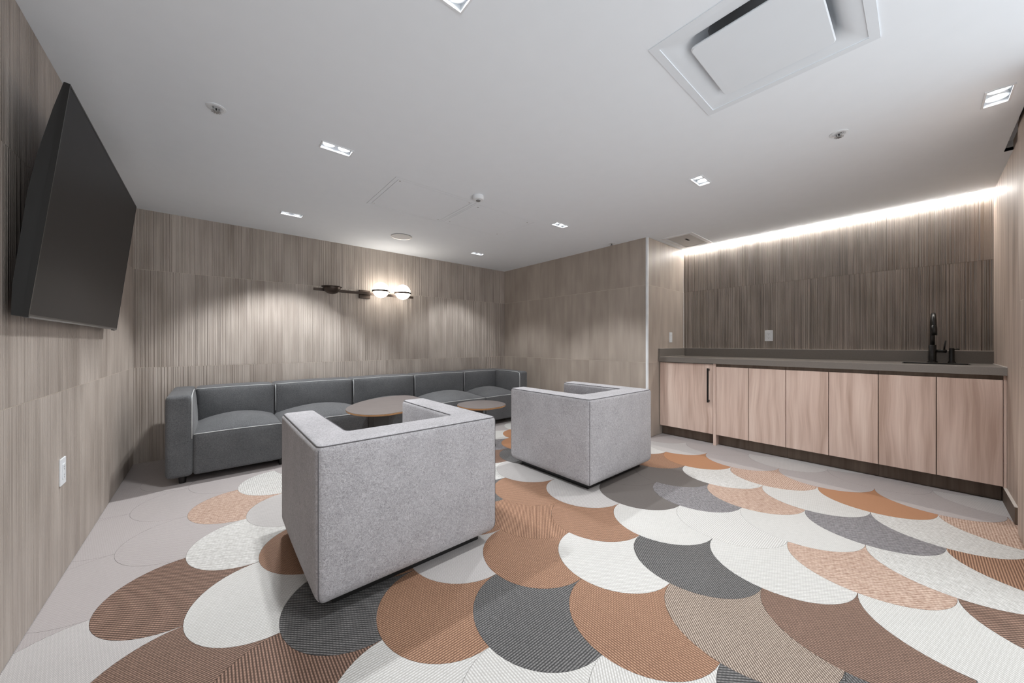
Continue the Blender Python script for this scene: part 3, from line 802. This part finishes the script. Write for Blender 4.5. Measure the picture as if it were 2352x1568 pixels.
# ------------------------------------------------------------------ cube armchairs
def u_loop(w, d, a, b, rc=0.034, ri=0.02):
    """outline of the arms and back seen from above: list of (x, y, swell weight, is_outer)"""
    P = [(-w/2, 0, rc, 1), (w/2, 0, rc, 1), (w/2, d, rc, 1), (w/2-a, d, rc, 0), (w/2-a, b, ri, 0), (-w/2+a, b, ri, 0), (-w/2+a, d, rc, 0), (-w/2, d, rc, 1)]
    n = len(P); out = []
    for i in range(n):
        p0, p1, p2 = Vector(P[i-1][:2]), Vector(P[i][:2]), Vector(P[(i+1) % n][:2]); r = P[i][2]
        d0 = (p0-p1).normalized(); d2 = (p2-p1).normalized()
        s, e = p1+d0*r, p1+d2*r; c = p1+d0*r+d2*r
        for k in range(5):
            t_ = k/4; a0 = s-c; a1 = e-c
            v = (a0*math.cos(t_*math.pi/2) + a1*math.sin(t_*math.pi/2)); q = c+v
            out.append((q.x, q.y, 0.0, i))
        nxt = P[(i+1) % n]; q1 = Vector(nxt[:2]) - d2*nxt[2]
        L = (q1-e).length; m = max(2, int(L/0.06))
        outer = P[i][3] and nxt[3]
        for k in range(1, m):
            t_ = k/m; q = e.lerp(q1, t_); out.append((q.x, q.y, (1.0 if outer else 0.5)*4*t_*(1-t_), -1))
    return out
def armchair(cx, cy, label):
    w, d, a, b, z0, z1 = 0.868, 0.86, 0.170, 0.205, 0.042, 0.664
    t = thing('armchair', (cx, cy, 0), label, 'armchair', 'pale grey cube armchairs')
    L = u_loop(w, d, a, b); n = len(L)
    nr = []
    for i in range(n):
        p, q = Vector(L[i-1][:2]), Vector(L[(i+1) % n][:2]); e = (q-p).normalized(); nr.append(Vector((e.y, -e.x)))
    rb, rt = 0.055, 0.026; lay = []
    for k in range(6): an = R(90*k/5); lay.append((z0+rb*(1-math.sin(an)) if False else z0+rb*(1-math.cos(an)), rb*(1-math.sin(an))))
    lay = [(z, ins) for z, ins in lay]
    for k in range(1, 9): lay.append((z0+rb+(z1-rt-z0-rb)*k/9, 0.0))
    for k in range(6): an = R(90*k/5); lay.append((z1-rt+rt*math.sin(an), rt*(1-math.cos(an))))
    def at(i, z, ins):
        g = max(0.0, math.sin(math.pi*min(1, max(0, (z-z0)/(z1-z0)))))
        o = -ins + 0.014*L[i][2]*g - 0.006*(1-g)*0
        return (cx+L[i][0]+nr[i].x*o, cy+L[i][1]+nr[i].y*o, z)
    v = []; f = []
    for z, ins in lay: v += [at(i, z, ins) for i in range(n)]
    for k in range(len(lay)-1):
        for i in range(n): f.append((k*n+i, k*n+(i+1) % n, (k+1)*n+(i+1) % n, (k+1)*n+i))
    f.append(tuple(range(n))[::-1]); f.append(tuple((len(lay)-1)*n+i for i in range(n)))
    o = mesh_obj('arms_and_back', v, f, M['chair'], t, True)
    o.data.polygons[len(f)-1].use_smooth = False; o.data.polygons[len(f)-2].use_smooth = False
    zs, ii = z1-rt+rt*math.sin(R(50)), rt*(1-math.cos(R(50)))
    def on(i, z, ins, e):
        p = at(i, z, ins); return (p[0]+nr[i].x*e, p[1]+nr[i].y*e, p[2]+e*0.4)
    MB().tube([on(i, zs, ii, 0.0006) for i in range(n)], 0.0026, 6, True).build('top_seam', M['seam'], o, True)
    for ci in (0, 1, 2, 7):
        i = [k for k in range(n) if L[k][3] == ci][2]
        MB().tube([on(i, z, ins, 0.0004) for z, ins in lay[2:-4]], 0.0016, 6).build('corner_seam', M['seam'], o, True)
    v, f = rounded_box((cx-w/2+a+0.002, cx+w/2-a-0.002), (cy+b+0.002, cy+d-0.012), (0.05, 0.395), 0.03, {'+z': 0.045, '+y': 0.012}, 9)
    mesh_obj('seat', v, f, M['chair'], t, True)
    box('plinth', (cx-w/2+0.075, cx+w/2-0.075), (cy+0.075, cy+d-0.075), (0.0, 0.052), M['black'], t)
    return t
ch = armchair(0.735, 1.478, 'near pale grey cube armchair with its back to the camera')
c2 = copy_tree(ch); c2.location = (2.428, 1.490, 0)
c2['label'] = 'far pale grey cube armchair standing in front of the worktop cabinets'

# ------------------------------------------------------------------ coffee tables
def table(name, outline, zt, ped, pw, label):
    """outline: closed list of (x, y) of the top"""
    t = thing(name, (ped[0], ped[1], 0), label, 'coffee table', 'pebble shaped coffee tables')
    n = len(outline); th = 0.018
    cxm = sum(p[0] for p in outline)/n; cym = sum(p[1] for p in outline)/n
    def lp(s, z): return [(cxm+(p[0]-cxm)*s, cym+(p[1]-cym)*s, z) for p in outline]
    v = lp(1, zt-0.0035)+lp(1, zt-0.001)+lp(0.995, zt)
    f = [(k*n+i, k*n+(i+1) % n, (k+1)*n+(i+1) % n, (k+1)*n+i) for k in range(2) for i in range(n)] + [tuple(2*n+i for i in range(n))]
    mesh_obj('table_top', v, f, M['table_top'], t)
    v = lp(0.94, zt-th-0.004)+lp(0.985, zt-th)+lp(1.001, zt-0.007)+lp(1.001, zt-0.0035)
    f = [(k*n+i, k*n+(i+1) % n, (k+1)*n+(i+1) % n, (k+1)*n+i) for k in range(3) for i in range(n)] + [tuple(range(n))[::-1]]
    mesh_obj('oak_edge', v, f, M['table_edge'], t)
    box('pedestal', (ped[0]-pw/2, ped[0]+pw/2), (ped[1]-pw/2, ped[1]+pw/2), (0.012, zt-th-0.002), M['table_leg'], t, 0.003)
    soften(MB().lathe((ped[0], ped[1], 0.0), [(0.20, 0.0), (0.20, 0.006), (0.193, 0.012)], 40).build('base_plate', M['table_leg'], t))
def smooth_closed(pts, m=8):
    P = [Vector(p) for p in pts]; n = len(P); out = []
    for i in range(n):
        p0, p1, p2, p3 = P[i-1], P[i], P[(i+1) % n], P[(i+2) % n]
        for k in range(m):
            s = k/m
            q = 0.5*((2*p1) + (p2-p0)*s + (2*p0-5*p1+4*p2-p3)*s*s + (3*p1-p0-3*p2+p3)*s**3); out.append((q.x, q.y))
    return out
K = 0.982
raw = [(0.851, 3.10), (0.853, 2.965), (0.884, 2.865), (0.944, 2.785), (1.030, 2.738), (1.127, 2.740), (1.25, 2.776), (1.40, 2.88), (1.52, 3.03), (1.595, 3.20), (1.618, 3.36), (1.615, 3.49),
       (1.580, 3.580), (1.504, 3.617), (1.381, 3.608), (1.253, 3.577), (1.113, 3.491), (0.985, 3.363), (0.895, 3.23)]
table('coffee_table', smooth_closed([(x*K, y*K) for x, y in raw], 5), 0.510, (1.085, 3.00), 0.125, 'larger oval coffee table with taupe top between sofa and near armchair')
c0 = (2.13, 2.96); rr = 0.238
raw = [(c0[0]+rr*math.copysign(abs(math.cos(R(a)))**0.85, math.cos(R(a))), c0[1]+rr*math.copysign(abs(math.sin(R(a)))**0.85, math.sin(R(a)))) for a in range(0, 360, 10)]
table('coffee_table', raw, 0.425, (2.08, 2.98), 0.10, 'smaller low coffee table showing between the two armchairs')
